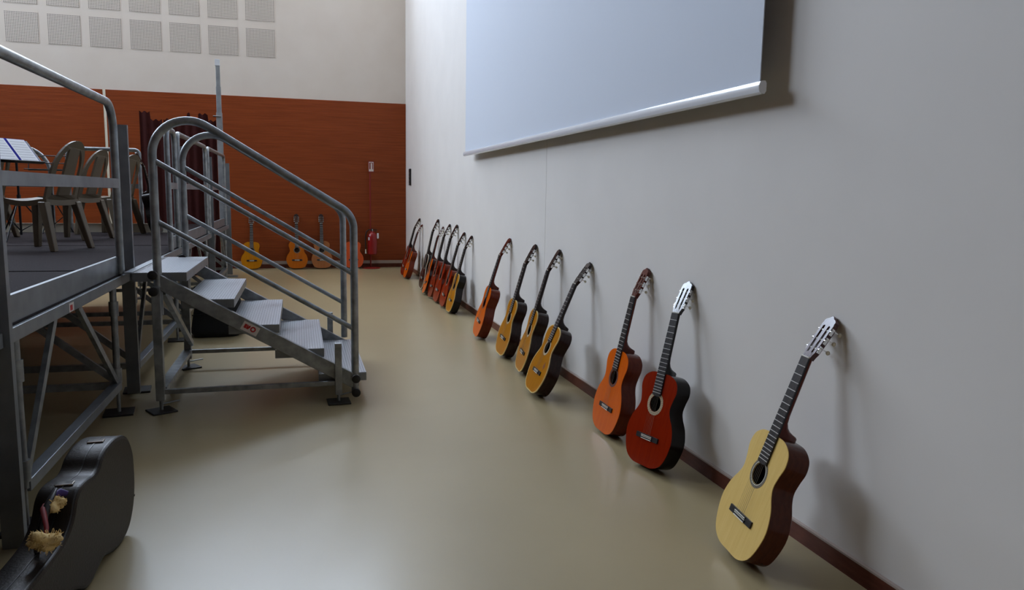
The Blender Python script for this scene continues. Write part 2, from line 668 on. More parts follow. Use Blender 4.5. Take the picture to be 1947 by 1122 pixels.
def mk_fingerboard():
    b = MB()
    out = [(fb_half(NUT), NUT), (fb_half(FB_END), FB_END + 0.002), (0.0, FB_END - 0.004), (-fb_half(FB_END), FB_END + 0.002), (-fb_half(NUT), NUT)]
    return b.plate(out, [], -DEPTH - 0.0004, -DEPTH - 0.007, flat)


FRETS = [NUT - (NUT - SADDLE) * (1 - 2 ** (-i / 12)) for i in range(1, 20)]
FRETS = [z for z in FRETS if z > FB_END + 0.003]


def mk_fret(z):
    h = fb_half(z) - 0.0005
    return MB().box(-h, h, -DEPTH - 0.0084, -DEPTH - 0.0066, z - 0.0014, z + 0.0014)


def mk_neck():
    b = MB()
    rings = []
    for z, dp in ((JOIN - 0.002, 0.094), (JOIN + 0.012, 0.094), (JOIN + 0.018, 0.088), (JOIN + 0.024, 0.070), (JOIN + 0.032, 0.053), (JOIN + 0.044, 0.038), (JOIN + 0.062, 0.027),
                  (JOIN + 0.09, 0.0225), (NUT - 0.03, 0.0205), (NUT + 0.002, 0.021)):
        h = fb_half(z)
        k = 12
        w = h if dp < 0.04 else h * (1 - 0.35 * min(1, (dp - 0.04) / 0.05))
        ring = [(-h, -DEPTH, z)]
        for i in range(k + 1):
            a = PI - PI * i / k
            ring.append((math.cos(a) * (w if math.sin(a) > 0.5 else h), -DEPTH + 0.002 + math.sin(a) * (dp - 0.002), z))
        ring.append((h, -DEPTH, z))
        rings.append(ring)
    b.loft(rings)
    return b


def mk_head():
    # crown-topped slotted head, drawn in its own tilted plane
    out = [(-0.026, -0.002), (-0.028, 0.012), (-0.0345, 0.03), (-0.0362, 0.09), (-0.0372, 0.150), (-0.0345, 0.153), (-0.0355, 0.163), (-0.026, 0.172),
           (-0.016, 0.174), (-0.010, 0.180), (0, 0.186), (0.010, 0.180), (0.016, 0.174), (0.026, 0.172), (0.0355, 0.163), (0.0345, 0.153),
           (0.0372, 0.150), (0.0362, 0.09), (0.0345, 0.03), (0.028, 0.012), (0.026, -0.002)]
    holes = []
    for s in (-1, 1):
        c = s * 0.0165
        h = []
        for k in range(9):
            a = PI * k / 8
            h.append((c + 0.0068 * math.cos(a), 0.137 + 0.0068 * math.sin(a)))
        for k in range(9):
            a = PI + PI * k / 8
            h.append((c * 0.88 + 0.0062 * math.cos(a), 0.03 + 0.0062 * math.sin(a)))
        holes.append(h)
    return MB().plate(out, holes, 0.0, 0.02, lambda u, v, t: HM @ Vector((u, t, v)))


def mk_nut():
    return MB().box(-0.0262, 0.0262, -DEPTH - 0.0095, -DEPTH + 0.002, NUT - 0.001, NUT + 0.004)


def mk_bridge():
    b = MB()
    b.box(-0.088, 0.088, -DEPTH - 0.0065, -DEPTH - 0.0003, SADDLE - 0.018, SADDLE + 0.008)
    b.box(-0.043, 0.043, -DEPTH - 0.0095, -DEPTH - 0.006, SADDLE - 0.017, SADDLE - 0.005)
    b.box(-0.043, 0.043, -DEPTH - 0.0085, -DEPTH - 0.006, SADDLE - 0.001, SADDLE + 0.007)
    return b


def mk_saddle():
    return MB().box(-0.041, 0.041, -DEPTH - 0.0125, -DEPTH - 0.006, SADDLE - 0.0005, SADDLE + 0.0028)


def mk_tieblock():
    b = MB()
    b.box(-0.041, 0.041, -DEPTH - 0.0108, -DEPTH - 0.0095, SADDLE - 0.0075, SADDLE - 0.0045)
    b.box(-0.041, 0.041, -DEPTH - 0.0108, -DEPTH - 0.0095, SADDLE - 0.0178, SADDLE - 0.0145)
    return b


def mk_string(i):
    xa, xb = (i - 2.5) * 0.0086, (i - 2.5) * 0.0115
    r = 0.00026 + 0.00006 * i
    a = (xa, -DEPTH - 0.0100, NUT + 0.004)
    return MB().tube([(xb, -DEPTH - 0.0105, SADDLE - 0.012), (xb, -DEPTH - 0.0128, SADDLE + 0.001), a,
                      tuple(HM @ Vector((0.0165 * (1 if i > 2.5 else -1) * 0.92, 0.004, 0.045 + 0.04 * (i % 3 if i < 3 else 2 - i % 3))))], r, 5)


def mk_roller(s, zz):
    p0, p1 = HM @ Vector((s * 0.008, 0.006, zz)), HM @ Vector((s * 0.033, 0.006, zz))
    return MB().tube([p0, p1], 0.0036, 8)


def mk_peg(s, zz):
    b = MB()
    p = lambda x, y, z: HM @ Vector((x, y, z))
    # gear wheel on the side plate, worm shaft to the rear, oval button
    b.tube([p(s * 0.036, 0.006, zz), p(s * 0.0425, 0.006, zz)], 0.0062, 12)
    b.box(-0.0012, 0.0012, -0.006, 0.008, -0.014, 0.014, HM @ Matrix.Translation((s * 0.0375, 0.008, zz)))
    b.tube([p(s * 0.040, 0.004, zz + 0.008), p(s * 0.040, 0.034, zz + 0.008)], 0.0022, 8)
    return b


def mk_button(s, zz):
    mt = HM @ Matrix.Translation((s * 0.040, 0.042, zz + 0.008)) @ Matrix.Diagonal((0.0048, 0.0095, 0.0085, 1))
    prof = [(math.sin(PI * k / 8), -math.cos(PI * k / 8)) for k in range(9)]
    return MB().lathe(prof, 12, mt)


def guitar(label, contact, tip, into, top, side, neck, head=None, rosette='rosette', binding=None, group=None, fingerboard='ebony', z0=0.0,
           ring=False, sticker=False, turn=0.0, ros_r=0.058, tilt=None):
    """contact: (x, y) of the back of the tail on what carries it; tip: world point that the head's back edge touches;
    into: unit horizontal direction from the guitar to what it leans on"""
    global HM
    HM = head_matrix(HEAD_TILT if tilt is None else math.radians(tilt))
    hk = '' if tilt is None else 't%g_' % tilt
    n = Vector((into[0], into[1], 0)).normalized()
    C = Vector((contact[0], contact[1], z0))
    d = Vector(tip) - C
    lat = Vector((n.y, -n.x, 0))            # guitar's own right, seen from its front
    dn, dl, dz = d.dot(n), d.dot(lat), d.z
    zt, yt = 0.985, 0.0415
    hyp = math.hypot(dn, math.hypot(dz, dl))
    s = hyp / math.hypot(zt, yt)
    th = math.atan2(dn, math.hypot(dz, dl)) + math.atan2(yt, zt)
    ph = math.atan2(dl, dz)
    Z = n * math.sin(th) + Vector((0, 0, 1)) * math.cos(th)
    Y = n * math.cos(th) - Vector((0, 0, 1)) * math.sin(th)
    X = Y.cross(Z)
    R = Matrix((X, Y, Z)).transposed()
    R = Matrix.Rotation(ph, 3, n) @ R
    if turn:
        R = R @ Matrix.Rotation(turn, 3, 'Z')
    root = thing('classical_guitar', label, 'guitar', C, group)
    mt = R.to_4x4()
    root.rotation_euler = mt.to_euler()
    root.scale = (s, s, s)
    # keep the whole outline off the ground when the guitar tips sideways
    low = min((R @ Vector((x, y, z)))[2] for x, z in OUTLINE for y in (0, -DEPTH)) * s
    root.location.z = z0 - low + 0.001
    gpart('body', 'body', side, root, mk_body, 35)
    gpart('top', 'soundboard', top, root, mk_top)
    if binding:
        gpart('binding', 'binding', binding, root, mk_binding)
    gpart('ros%g' % ros_r, 'rosette', M[rosette], root, lambda: mk_rosette(ros_r))
    if ring:
        gpart('ring', 'rosette_ring', M['bone'], root, mk_ring)
    fb = gpart('fb', 'fingerboard', M[fingerboard], root, mk_fingerboard)
    for i, z in enumerate(FRETS):
        gpart('fret%d' % i, 'fret', M['fret'], root, lambda: mk_fret(z), parent=fb)
    gpart('neck', 'neck', neck, root, mk_neck, 40)
    h = gpart(hk + 'head', 'headstock', head or neck, root, mk_head)
    gpart('nut', 'nut', M['bone'], root, mk_nut)
    br = gpart('bridge', 'bridge', M['ebony'], root, mk_bridge)
    gpart('saddle', 'saddle', M['bone'], root, mk_saddle, parent=br)
    gpart('tie', 'tie_block', M['bone'], root, mk_tieblock, parent=br)
    for i in range(6):
        gpart(hk + 'string%d' % i, 'string', M['string'], root, lambda: mk_string(i))
    for sd in (-1, 1):
        for zz in (0.045, 0.085, 0.125):
            pg = gpart(hk + 'peg%d%g' % (sd, zz), 'tuning_peg', M['chrome'], root, lambda: mk_peg(sd, zz), 40)
            gpart(hk + 'rol%d%g' % (sd, zz), 'roller', M['bone'], root, lambda: mk_roller(sd, zz), parent=h)
            gpart(hk + 'but%d%g' % (sd, zz), 'peg_button', M['pearl'], root, lambda: mk_button(sd, zz), 60, parent=pg)
    if sticker:
        dm = [(0.072, 0.205), (0.088, 0.236), (0.104, 0.205), (0.088, 0.174)]
        MB().plate(dm, [], -DEPTH - 0.0002, -DEPTH - 0.001, flat).build('diamond_patch', M['diamond'], root, world=False)
    return root


W_CREAM = wood('spruce_cream', (222, 186, 108), (228, 194, 118), 0.7, 0.3)
W_AMBER = wood('spruce_amber', (168, 104, 3), (177, 113, 5), 0.5, 0.3)
W_GOLD = wood('spruce_gold', (170, 106, 3), (178, 114, 5), 0.5, 0.35)
W_ORANGE = wood('spruce_orange', (210, 88, 2), (216, 98, 4), 0.8, 0.25)
W_BURNT = wood('spruce_burnt_orange', (132, 28, 2), (140, 34, 3), 0.8, 0.2)
W_RUST = wood('spruce_rust', (130, 36, 8), (116, 30, 6), 0.8, 0.2)
W_HONEY = wood('spruce_honey', (172, 88, 6), (180, 96, 8), 0.4, 0.35)
W_TAN = wood('cedar_tan', (150, 92, 50), (160, 102, 58), 0.4, 0.4)
W_PINK = wood('cedar_orange_pink', (200, 76, 24), (208, 86, 30), 0.6, 0.3)
W_BLACK = wood('black_lacquer', (20, 17, 17), (26, 22, 22), 0.8, 0.2)
S_MAHOG = wood('mahogany_side', (92, 46, 28), (78, 36, 22), 0.7, 0.25)
S_RED = wood('red_brown_side', (112, 42, 18), (96, 34, 14), 0.8, 0.2)
S_DARK = wood('rosewood_side', (52, 30, 24), (40, 22, 18), 0.8, 0.2)
S_BLACK = wood('black_side', (20, 15, 14), (25, 19, 17), 0.8, 0.2)
N_RED = wood('red_brown_neck', (96, 36, 22), (84, 30, 18), 0.7, 0.2)
N_DARK = wood('dark_neck', (46, 30, 26), (38, 24, 21), 0.7, 0.25)
N_PURPLE = wood('plum_head', (92, 62, 62), (84, 54, 56), 1.3, 0.25)
N_BLACKGLOSS = wood('black_gloss_head', (30, 28, 30), (34, 32, 34), 4.5, 0.1)
BIND = material('cream_binding', (222, 196, 130), 0.4)
BINDW = material('white_binding', (225, 220, 205), 0.4)

RW = 'guitars leaning in a row along the right wall'
E = (1, 0)
wall_guitars = [
    # label, contact, tip y, tip z, top, side, neck, kw
    ('pale cream classical guitar with brown sides, nearest the camera, leaning on the right wall', (1.684, 2.436), 2.382, 0.946, W_CREAM, S_MAHOG, N_RED,
     dict(turn=-0.134, head=N_PURPLE, ring=True)),
    ('reddish brown classical guitar with black sides and shiny black head, second from the camera', (1.774, 3.428), 3.510, 0.954, W_BURNT, S_BLACK, S_BLACK,
     dict(turn=0.203, head=N_BLACKGLOSS, rosette='rosette_pale', ros_r=0.062)),
    ('bright orange classical guitar with red-brown sides, just beyond the reddish brown one', (1.794, 4.003), 3.995, 0.978, W_ORANGE, S_RED, N_RED,
     dict(rosette='rosette_red')),
    ('amber guitar with a brown diamond patch beside its bridge, fourth from the camera', (1.630, 4.929), 4.899, 0.928, W_AMBER, S_DARK, N_DARK,
     dict(turn=-0.033, binding=BIND, sticker=True, rosette='rosette_pale')),
    ('amber guitar with cream edging, standing just beyond the one with a diamond patch', (1.743, 5.591), 5.540, 0.972, W_AMBER, S_DARK, N_DARK,
     dict(turn=-0.12, binding=BIND, rosette='rosette_pale')),
    ('amber guitar with dark sides, between the small orange guitar and another amber one', (1.749, 6.213), 6.165, 0.970, W_AMBER, S_DARK, N_DARK,
     dict(turn=-0.026, binding=BIND, rosette='rosette_pale')),
    ('orange guitar with red sides standing alone between the amber three and the far cluster', (1.737, 7.097), 6.989, 0.971, W_ORANGE, S_RED, N_RED,
     dict(turn=-0.081, rosette='rosette_red')),
    ('golden guitar with nearly black sides at the near end of the far cluster', (1.765, 8.68), 8.66, 0.908, W_GOLD, S_BLACK, N_DARK, dict(binding=BIND)),
    ('orange guitar half hidden behind the golden one in the far cluster', (1.77, 9.14), 9.066, 0.924, W_BURNT, S_RED, N_DARK, {}),
    ('orange-brown guitar in the middle of the far cluster on the right wall', (1.77, 9.55), 9.515, 1.0, W_BURNT, S_RED, N_DARK, {}),
    ('rust brown guitar right behind the two orange-brown ones in the far cluster', (1.765, 9.95), 10.003, 0.987, W_RUST, S_RED, N_DARK, {}),
    ('bright orange guitar at the far end of the cluster, in front of the black guitar', (1.74, 10.30), 10.499, 0.922, W_ORANGE, S_DARK, N_RED, {}),
    ('black guitar with white edging, beyond the far cluster on the right wall', (1.80, 10.95), 10.874, 1.02, W_BLACK, W_BLACK, N_DARK, dict(binding=BINDW)),
    ('orange guitar with red sides, nearer of the two by the back corner', (1.745, 12.38), 12.373, 0.887, W_ORANGE, S_RED, N_RED, {}),
    ('guitar mostly hidden behind the orange one, farthest along the right wall', (1.765, 12.80), 12.62, 0.966, W_BURNT, S_RED, N_DARK, {}),
]
for label, ct, ty, tz, top, side, neck, kw in wall_guitars:
    guitar(label, ct, (WX - 0.002, ty, tz), E, top, side, neck, group=RW, **kw)

BW = 'guitars leaning against the slatted back wall'
NB = (0, 1)
for label, x, tz, top, side, neck in (
        ('yellow amber guitar leaning on the back wall, leftmost behind the stair railing', -0.82, 0.955, W_GOLD, S_DARK, N_DARK),
        ('orange amber guitar leaning on the back wall, second from the left', -0.04, 0.985, W_HONEY, S_DARK, N_DARK),
        ('dull tan guitar leaning on the back wall, third from the left', 0.40, 0.985, W_TAN, S_DARK, N_DARK),
        ('orange-red guitar on the back wall, half behind the stair handrail, beside the extinguisher', 0.965, 0.97, W_PINK, S_RED, N_DARK)):
    guitar(label, (x, 14.20), (x, BY - 0.0255, tz), NB, top, side, neck, group=BW)

# ------------------------------------------------------------------ stage platforms
DZ = 0.865           # top of the carpet
PX = -1.09           # right-hand side of the stage


def platform(label, x0, x1, y0, y1, lip=0.0):
    t = thing('stage_platform', label, 'stage platform', (x1, y0, 0), 'carpeted platforms of the stage')
    g = 0.003
    MB().box(x0 + g, x1 - g, y0 + g, y1 - g, DZ - 0.03, DZ).build('carpet_deck', M['carpet'], t)
    b = MB()
    for xa, xb in ((x0 + g, x0 + 0.05), (x1 - 0.05, x1 - g + lip)):
        b.box(xa, xb, y0 + g, y1 - g, DZ - 0.066, DZ - 0.008)
    for ya, yb in ((y0 + g, y0 + 0.05), (y1 - 0.05, y1 - g)):
        b.box(x0 + 0.05, x1 - 0.05, ya, yb, DZ - 0.066, DZ - 0.031)
    b.build('frame', M['galv_flat'], t, bevel=0.003)
    ya, yb = y0 + 0.16, y1 - 0.36
    xa, xb = x0 + 0.11, x1 - (0.02 if lip else 0.11)
    for x in (xa, xb):
        for y in (ya, yb):
            lg = MB().tube([(x, y, 0.17), (x, y, DZ - 0.067)], 0.02, 12)
            for z in (0.20, 0.62):
                lg.tube([(x, y, z), (x, y, z + 0.09)], 0.028, 12)
            o = lg.build('leg', M['galv'], t, smooth=40)
            MB().tube([(x, y, 0.012), (x, y, 0.17)], 0.011, 10).build('jack_screw', M['galv'], o, smooth=40).location = -t.location + t.location
            mt = Matrix.Translation((x, y, 0)) @ Matrix.Rotation(0.12, 4, 'Z')
            MB().box(-0.085, 0.085, -0.085, 0.085, 0, 0.012, mt).build('foot_plate', M['dark_plate'], o)
        MB().box(x - 0.03, x + 0.025, ya, yb, 0.155, 0.205).build('lower_beam', M['galv_flat'], t, bevel=0.003)
        ym = (ya + yb) / 2
        MB().beam((x, ya + 0.02, 0.20), (x, ya + 0.52, DZ - 0.067), 0.022, 0.04, (1, 0, 0)).build('brace', M['galv'], t)
        MB().beam((x, yb - 0.02, 0.20), (x, yb - 0.78, DZ - 0.067), 0.022, 0.04, (1, 0, 0)).build('brace', M['galv'], t)
    for y in (ya, yb):
        MB().box(xa, xb, y - 0.02, y + 0.02, 0.16, 0.20).build('cross_beam', M['galv'], t)
        MB().beam((xa, y, 0.2), (xb - 0.7, y, DZ - 0.067), 0.022, 0.04, (0, 1, 0)).build('brace', M['galv'], t)
        MB().beam((xb, y, 0.2), (xb - 0.7, y, DZ - 0.067), 0.022, 0.04, (0, 1, 0)).build('brace', M['galv'], t)
    return t


# fix: children built in world space and parented to a part need the thing's offset, not the part's
_build = MB.build


def build2(self, name, mat, parent=None, world=True, smooth=None, bevel=0.0):
    if parent is not None and world and parent.parent is not None:
        o = _build(self, name, mat, None, True, smooth, bevel)
        off = parent.parent.location
        for v in o.data.vertices:
            v.co -= off
        o.parent = parent
        return o
    return _build(self, name, mat, parent, world, smooth, bevel)


MB.build = build2

YB = [(0.75, 3.185), (3.230, 5.435), (5.480, 7.855), (7.900, 10.325), (10.370, 12.875)]
LIP = 0.017
XA, XB_, XC = PX - 2.0, PX - 4.2, PX - 7.6
p0 = platform('carpeted stage platform beside the stairs, its side channel carrying a small red sticker', XA, PX, *YB[1], lip=LIP)
platform('carpeted stage platform behind the stairs, where the front seats stand', XA, PX, *YB[2], lip=LIP)
platform('carpeted stage platform towards the back wall, behind the short railing', XA, PX, *YB[3], lip=LIP)
platform('narrow carpeted platform at the far end, in front of the maroon curtain', PX - 1.0, PX, *YB[4], lip=LIP)
platform('carpeted stage platform at the left, under the music stand with the sheets', XB_, XA - 0.003, *YB[2])
platform('carpeted stage platform at the far left, next to the back railing', XB_, XA - 0.003, *YB[3])
platform('carpeted stage platform out of the picture, nearest the camera', XA, PX, *YB[0], lip=LIP)
platform('unseen carpeted stage platform left of the front one, added to block light underneath', XB_, XA - 0.003, *YB[1])  # unseen, added to close a gap letting light in under the stage
for k in (1, 2, 3):  # unseen column added so the space under the stage stays dark
    platform('unseen carpeted stage platform in the leftmost column, added to keep underneath dark', XC, XB_ - 0.003, *YB[k])
# black sheet added to stand in for deep shade under the stage
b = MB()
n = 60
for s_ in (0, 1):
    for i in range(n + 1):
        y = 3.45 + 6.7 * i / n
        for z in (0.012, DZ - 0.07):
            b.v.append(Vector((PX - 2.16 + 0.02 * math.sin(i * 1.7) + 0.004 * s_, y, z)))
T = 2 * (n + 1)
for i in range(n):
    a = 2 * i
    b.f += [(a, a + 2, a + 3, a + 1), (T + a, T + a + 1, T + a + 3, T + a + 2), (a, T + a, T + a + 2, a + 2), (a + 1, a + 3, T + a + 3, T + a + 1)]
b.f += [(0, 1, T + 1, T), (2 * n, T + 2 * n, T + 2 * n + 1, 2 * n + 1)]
tag(b.build('added_shade_sheet', M['black_cloth'], smooth=60), 'black sheet added to deepen the shade under the stage', 'stage skirt')
# small maker's sticker on the side channel of the first platform
b = MB().box(PX + 0.0145, PX + 0.0152, 4.03, 4.11, DZ - 0.062, DZ - 0.020)
st = b.build('sticker', M['sticker'], p0)
MB().box(PX + 0.0153, PX + 0.0158, 4.045, 4.085, DZ - 0.056, DZ - 0.030).build('red_mark', M['sticker_red'], st)


# ------------------------------------------------------------------ guardrails round the stage
def guardrail(label, axis, c, a, b_, post_a=None, post_b=None, toe=True, top=1.925, ra=0.16, rb=0.16, s0=0.11, s1=0.10, toe_mat='galv_flat'):
    """railing along y (axis 'y', at x=c) or along x (axis 'x', at y=c), from a to b_"""
    if axis == 'y':
        P = lambda s, q, z: (c + q, s, z)
    else:
        P = lambda s, q, z: (s, c + q, z)
    t = thing('guardrail', label, 'guardrail', P((a + b_) / 2, 0, DZ), 'tube guardrails round the stage')
    path = fillet([P(a, 0, DZ + 0.001), P(a, 0, top), P(b_, 0, top), P(b_, 0, DZ + 0.001)], [ra, rb])
    MB().tube(path, 0.024, 16).build('tube_frame', M['galv'], t, smooth=60)

    def bx(s0, s1, q0, q1, z0, z1):
        p, q = P(s0, q0, z0), P(s1, q1, z1)
        return MB().box(min(p[0], q[0]), max(p[0], q[0]), min(p[1], q[1]), max(p[1], q[1]), z0, z1)
    bx(a + s0, b_ - 0.02, 0.012, 0.020, 1.405, 1.462).build('middle_bar', M['galv_flat'], t)
    if toe:
        tb = bx(a + s0, b_ + s1, -0.016, -0.010, DZ + 0.001, 0.972)
        p, q = P(a + s0, -0.030, 0.972), P(b_ + s1, -0.010, 0.976)
        tb.box(min(p[0], q[0]), max(p[0], q[0]), min(p[1], q[1]), max(p[1], q[1]), 0.972, 0.976)
        tb.build('toe_board', M[toe_mat], t)
    return t


def channel_post(label, x, y, z0, z1, w=0.078, d=0.035):
    t = thing('channel_post', label, 'post', (x, y, z0), 'upright channel posts of the stage')
    b = MB()
    prof = [(-w / 2, d), (-w / 2, 0), (w / 2, 0), (w / 2, d), (w / 2 - 0.005, d), (w / 2 - 0.005, 0.005), (-w / 2 + 0.005, 0.005), (-w / 2 + 0.005, d)]
    b.plate(prof, [], z0, z1, lambda u, v, tt: (x + u, y + v, tt))
    b.build('channel', M['galv_flat'], t)
    return t


guardrail('tube guardrail at the front of the stage, running out of the picture at upper left', 'y', PX, 3.02, 5.22, top=1.915, s0=0.22)
channel_post('upright steel channel post at the left edge, nearest the camera', PX - 0.005, 3.19, 0.0, 1.81)
channel_post('upright steel channel post between the front guardrail and the stairs', PX - 0.005, 5.44, 0.03, 1.81)
guardrail('short narrow guardrail section just beyond the stairs', 'y', PX, 7.20, 7.62, ra=0.09, rb=0.09, s0=0.03, s1=0.0)
channel_post('upright channel post beside the short guardrail section', PX + 0.005, 7.86, 0.05, 1.81)
guardrail('tube guardrail along the middle of the stage side, beyond the short section', 'y', PX, 7.80, 10.02, ra=0.08, rb=0.08)
channel_post('upright channel post halfway along the far stage side', PX + 0.005, 10.33, 0.05, 1.82)
guardrail('last guardrail on the stage side, in front of the maroon curtain', 'y', PX, 10.27, 12.46, ra=0.08, rb=0.08)
channel_post('farthest upright channel post, at the end of the stage side', PX + 0.005, 12.88, 0.05, 1.83)
guardrail('back guardrail of the stage seen behind the seat backs', 'x', 10.27, -2.66, -1.87, top=1.872, ra=0.1, rb=0.05, s0=0.03, s1=0.3, toe_mat='cream')
guardrail('back guardrail with a rounded corner seen behind the music stand', 'x', 10.27, -5.0, -2.85, top=1.872, ra=0.2, rb=0.3, s0=0.03, s1=0.15, toe_mat='cream')

# ------------------------------------------------------------------ stairs to the stage
SN, SF = 5.08, 6.33      # near and far stringer
t = thing('stage_stairs', 'galvanised steel stairs with five treads and tube handrails leading up to the stage', 'stairs', (-0.25, 5.7, 0))
fronts = [(-0.690, 0.883), (-0.412, 0.707), (-0.137, 0.532), (0.147, 0.360), (0.425, 0.183)]
for x, z in fronts:
    b = MB().box(x - 0.312, x, SN + 0.026, SF - 0.026, z - 0.006, z)
    tr = b.build('tread', M['tread'], t)
    e = MB()
    e.box(x - 0.003, x + 0.001, SN + 0.026, SF - 0.026, z - 0.056, z - 0.002)
    e.box(x - 0.312, x, SN + 0.022, SN + 0.026, z - 0.056, z - 0.002)
    e.box(x - 0.312, x, SF - 0.026, SF - 0.022, z - 0.056, z - 0.002)
    e.box(x - 0.314, x - 0.310, SN + 0.026, SF - 0.026, z - 0.056, z - 0.002)
    e.build('tread_edge', M['galv_flat'], tr)
MB().box(-1.050, -1.004, SN + 0.03, SF - 0.03, 0.878, 0.886).build('landing_flange', M['galv_flat'], t)
b = MB()
y = SN + 0.05
while y < SF - 0.05:
    b.box(-0.999, -0.975, y, y + 0.012, 0.8831, 0.8836)
    y += 0.03
o = b.build('comb_slots', M['dark_plate'], t)
o['kind'] = 'stuff'
for y in (SN, SF):
    b = MB()
    prof = [(-0.865, 0.885), (-0.835, 0.872), (0.372, 0.168), (0.372, 0.10), (0.319, 0.092), (-0.865, 0.790)]
    b.plate(prof, [], y - 0.02, y + 0.02, lambda u, v, tt: (u, tt, v))
    s_ = b.build('stringer', M['galv'], t, bevel=0.003)
    if y == SN:
        # sticker with a red mark, on the outer face
        u = Vector((0.275, 0, -0.160)).normalized()
        v = Vector((u.z, 0, -u.x)) * -1
        c = Vector((-0.315, SN - 0.0205, 0.517))
        fr = lambda a, bb, tt: tuple(c + u * a + v * bb + Vector((0, -tt, 0)))
        stk = MB().plate([(-0.055, -0.030), (0.055, -0.030), (0.055, 0.030), (-0.055, 0.030)], [], 0, 0.0008, fr).build('sticker', M['sticker'], s_)
        red = MB()
        red.plate([(-0.042, -0.012), (-0.026, -0.012), (-0.026, 0.016), (-0.042, 0.016)], [], 0.0009, 0.0014, fr)
        red.plate([(-0.025, -0.012), (-0.012, -0.012), (-0.003, 0.004), (-0.003, 0.016), (-0.012, 0.016), (-0.018, 0.006), (-0.018, 0.016), (-0.025, 0.016)], [], 0.0009, 0.0014, fr)
        red.plate(circle(0.018, 0.002, 0.018, 20), [circle(0.018, 0.002, 0.009, 16)], 0.0009, 0.0014, fr)
        red.build('red_mark', M['sticker_red'], s_)
    # handrail: one bent tube, two slanting rails
    sl = -0.61
    xa, xb = (-0.853, 0.349)
    zt = lambda x: 1.317 + sl * (x - 0.243)
    path = fillet([(xa, y, 0.62), (xa, y, zt(xa)), (xb, y, zt(xb)), (xb, y, 0.05 if y == SN else 0.20)], [0.21, 0.16], 14)
    h = MB().tube(path, 0.0255, 18).build('handrail', M['galv'], t, smooth=60)
    for z0, z1 in ((1.567, 0.871), (1.197, 0.499)):
        MB().tube([(xa, y, z0 + 0.012), (xb, y, z1 - 0.012)], 0.0165, 12).build('slanting_rail', M['galv'], h, smooth=60)
    for kx, kz in ((xa - 0.02, 0.875), (xa - 0.02, 0.772), (0.351, 0.158), (0.351, 0.062)):
        if y == SF and kz < 0.5:
            continue
        mt = Matrix.Translation((kx, y - 0.022, kz)) @ Matrix.Rotation(PI / 2, 4, 'X')
        MB().lathe([(0.0, 0), (0.012, 0), (0.012, 0.02), (0.028, 0.024), (0.03, 0.032), (0.028, 0.044), (0.018, 0.048), (0, 0.048)], 18, mt).build('hand_knob', M['black'], h, smooth=40)
    # legs with jack feet
    for x, z1, w in ((-0.862, 0.80, 0.052), (0.236, 0.405, 0.045)):
        lg = MB().box(x - w / 2, x + w / 2, y - 0.024 - w / 2, y - 0.024 + w / 2, 0.075, z1)
        if x > 0:
            lg = MB().box(x - w / 2, x + w / 2, y - 0.066, y - 0.0215, 0.055, z1)
            if y == SF:
                lg = MB().box(x - w / 2, x + w / 2, y + 0.0215, y + 0.066, 0.055, z1)
        yy = (y - 0.044 if y == SN else y + 0.044) if x > 0 else y - 0.024
        lo = lg.build('leg', M['galv'], t, bevel=0.003)
        MB().tube([(x, yy, 0.012), (x, yy, 0.09)], 0.011, 10).build('jack_screw', M['galv'], lo, smooth=40)
        MB().tube([(x, yy, 0.05), (x + 0.10, yy + 0.05, 0.055)], 0.005, 8).build('jack_handle', M['galv'], lo)
        mt = Matrix.Translation((x, yy, 0)) @ Matrix.Rotation(0.5 if x < 0 else 0.05, 4, 'Z')
        MB().box(-0.075, 0.075, -0.075, 0.075, 0, 0.012, mt).build('foot_plate', M['dark_plate'], lo, bevel=0.004)
    MB().box(-0.838, 0.213, y - 0.042, y - 0.012, 0.115, 0.145).build('ground_bar', M['galv'], t, bevel=0.002)
MB().box(-0.895, -0.83, SN + 0.005, SF - 0.052, 0.12, 0.15).build('cross_bar', M['galv'], t)
MB().beam((-0.83, SN + 0.03, 0.76), (-0.83, SF - 0.06, 0.20), 0.03, 0.04, (1, 0, 0)).build('brace', M['galv'], t)

# ------------------------------------------------------------------ telescopic mast and maroon curtain behind the stage
mxx, mxy = -1.175, 12.97
t = thing('telescopic_mast', 'tall thin grey telescopic mast rising above the wood panelling', 'mast', (mxx, mxy, 0))
MB().box(mxx - 0.2, mxx + 0.2, mxy - 0.04, mxy + 0.04, 0, 0.03).build('base', M['galv_light'], t)
MB().box(mxx - 0.044, mxx + 0.044, mxy - 0.03, mxy + 0.03, 0.03, 2.62).build('outer_tube', M['galv_light'], t, bevel=0.004)
MB().box(mxx - 0.036, mxx + 0.036, mxy - 0.025, mxy + 0.025, 2.60, 3.02).build('inner_tube', M['galv_light'], t, bevel=0.004)
MB().box(mxx - 0.031, mxx + 0.031, mxy - 0.02, mxy + 0.02, 3.02, 3.34).build('inner_tube', M['galv_light'], t, bevel=0.004)
MB().box(mxx - 0.040, mxx + 0.034, mxy - 0.025, mxy + 0.025, 3.34, 3.44).build('head', M['white_metal'], t, bevel=0.004)
MB().tube([(mxx - 0.09, mxy - 0.035, 2.56), (mxx + 0.03, mxy - 0.035, 2.56)], 0.012, 8).build('lock_pin', M['chrome'], t)


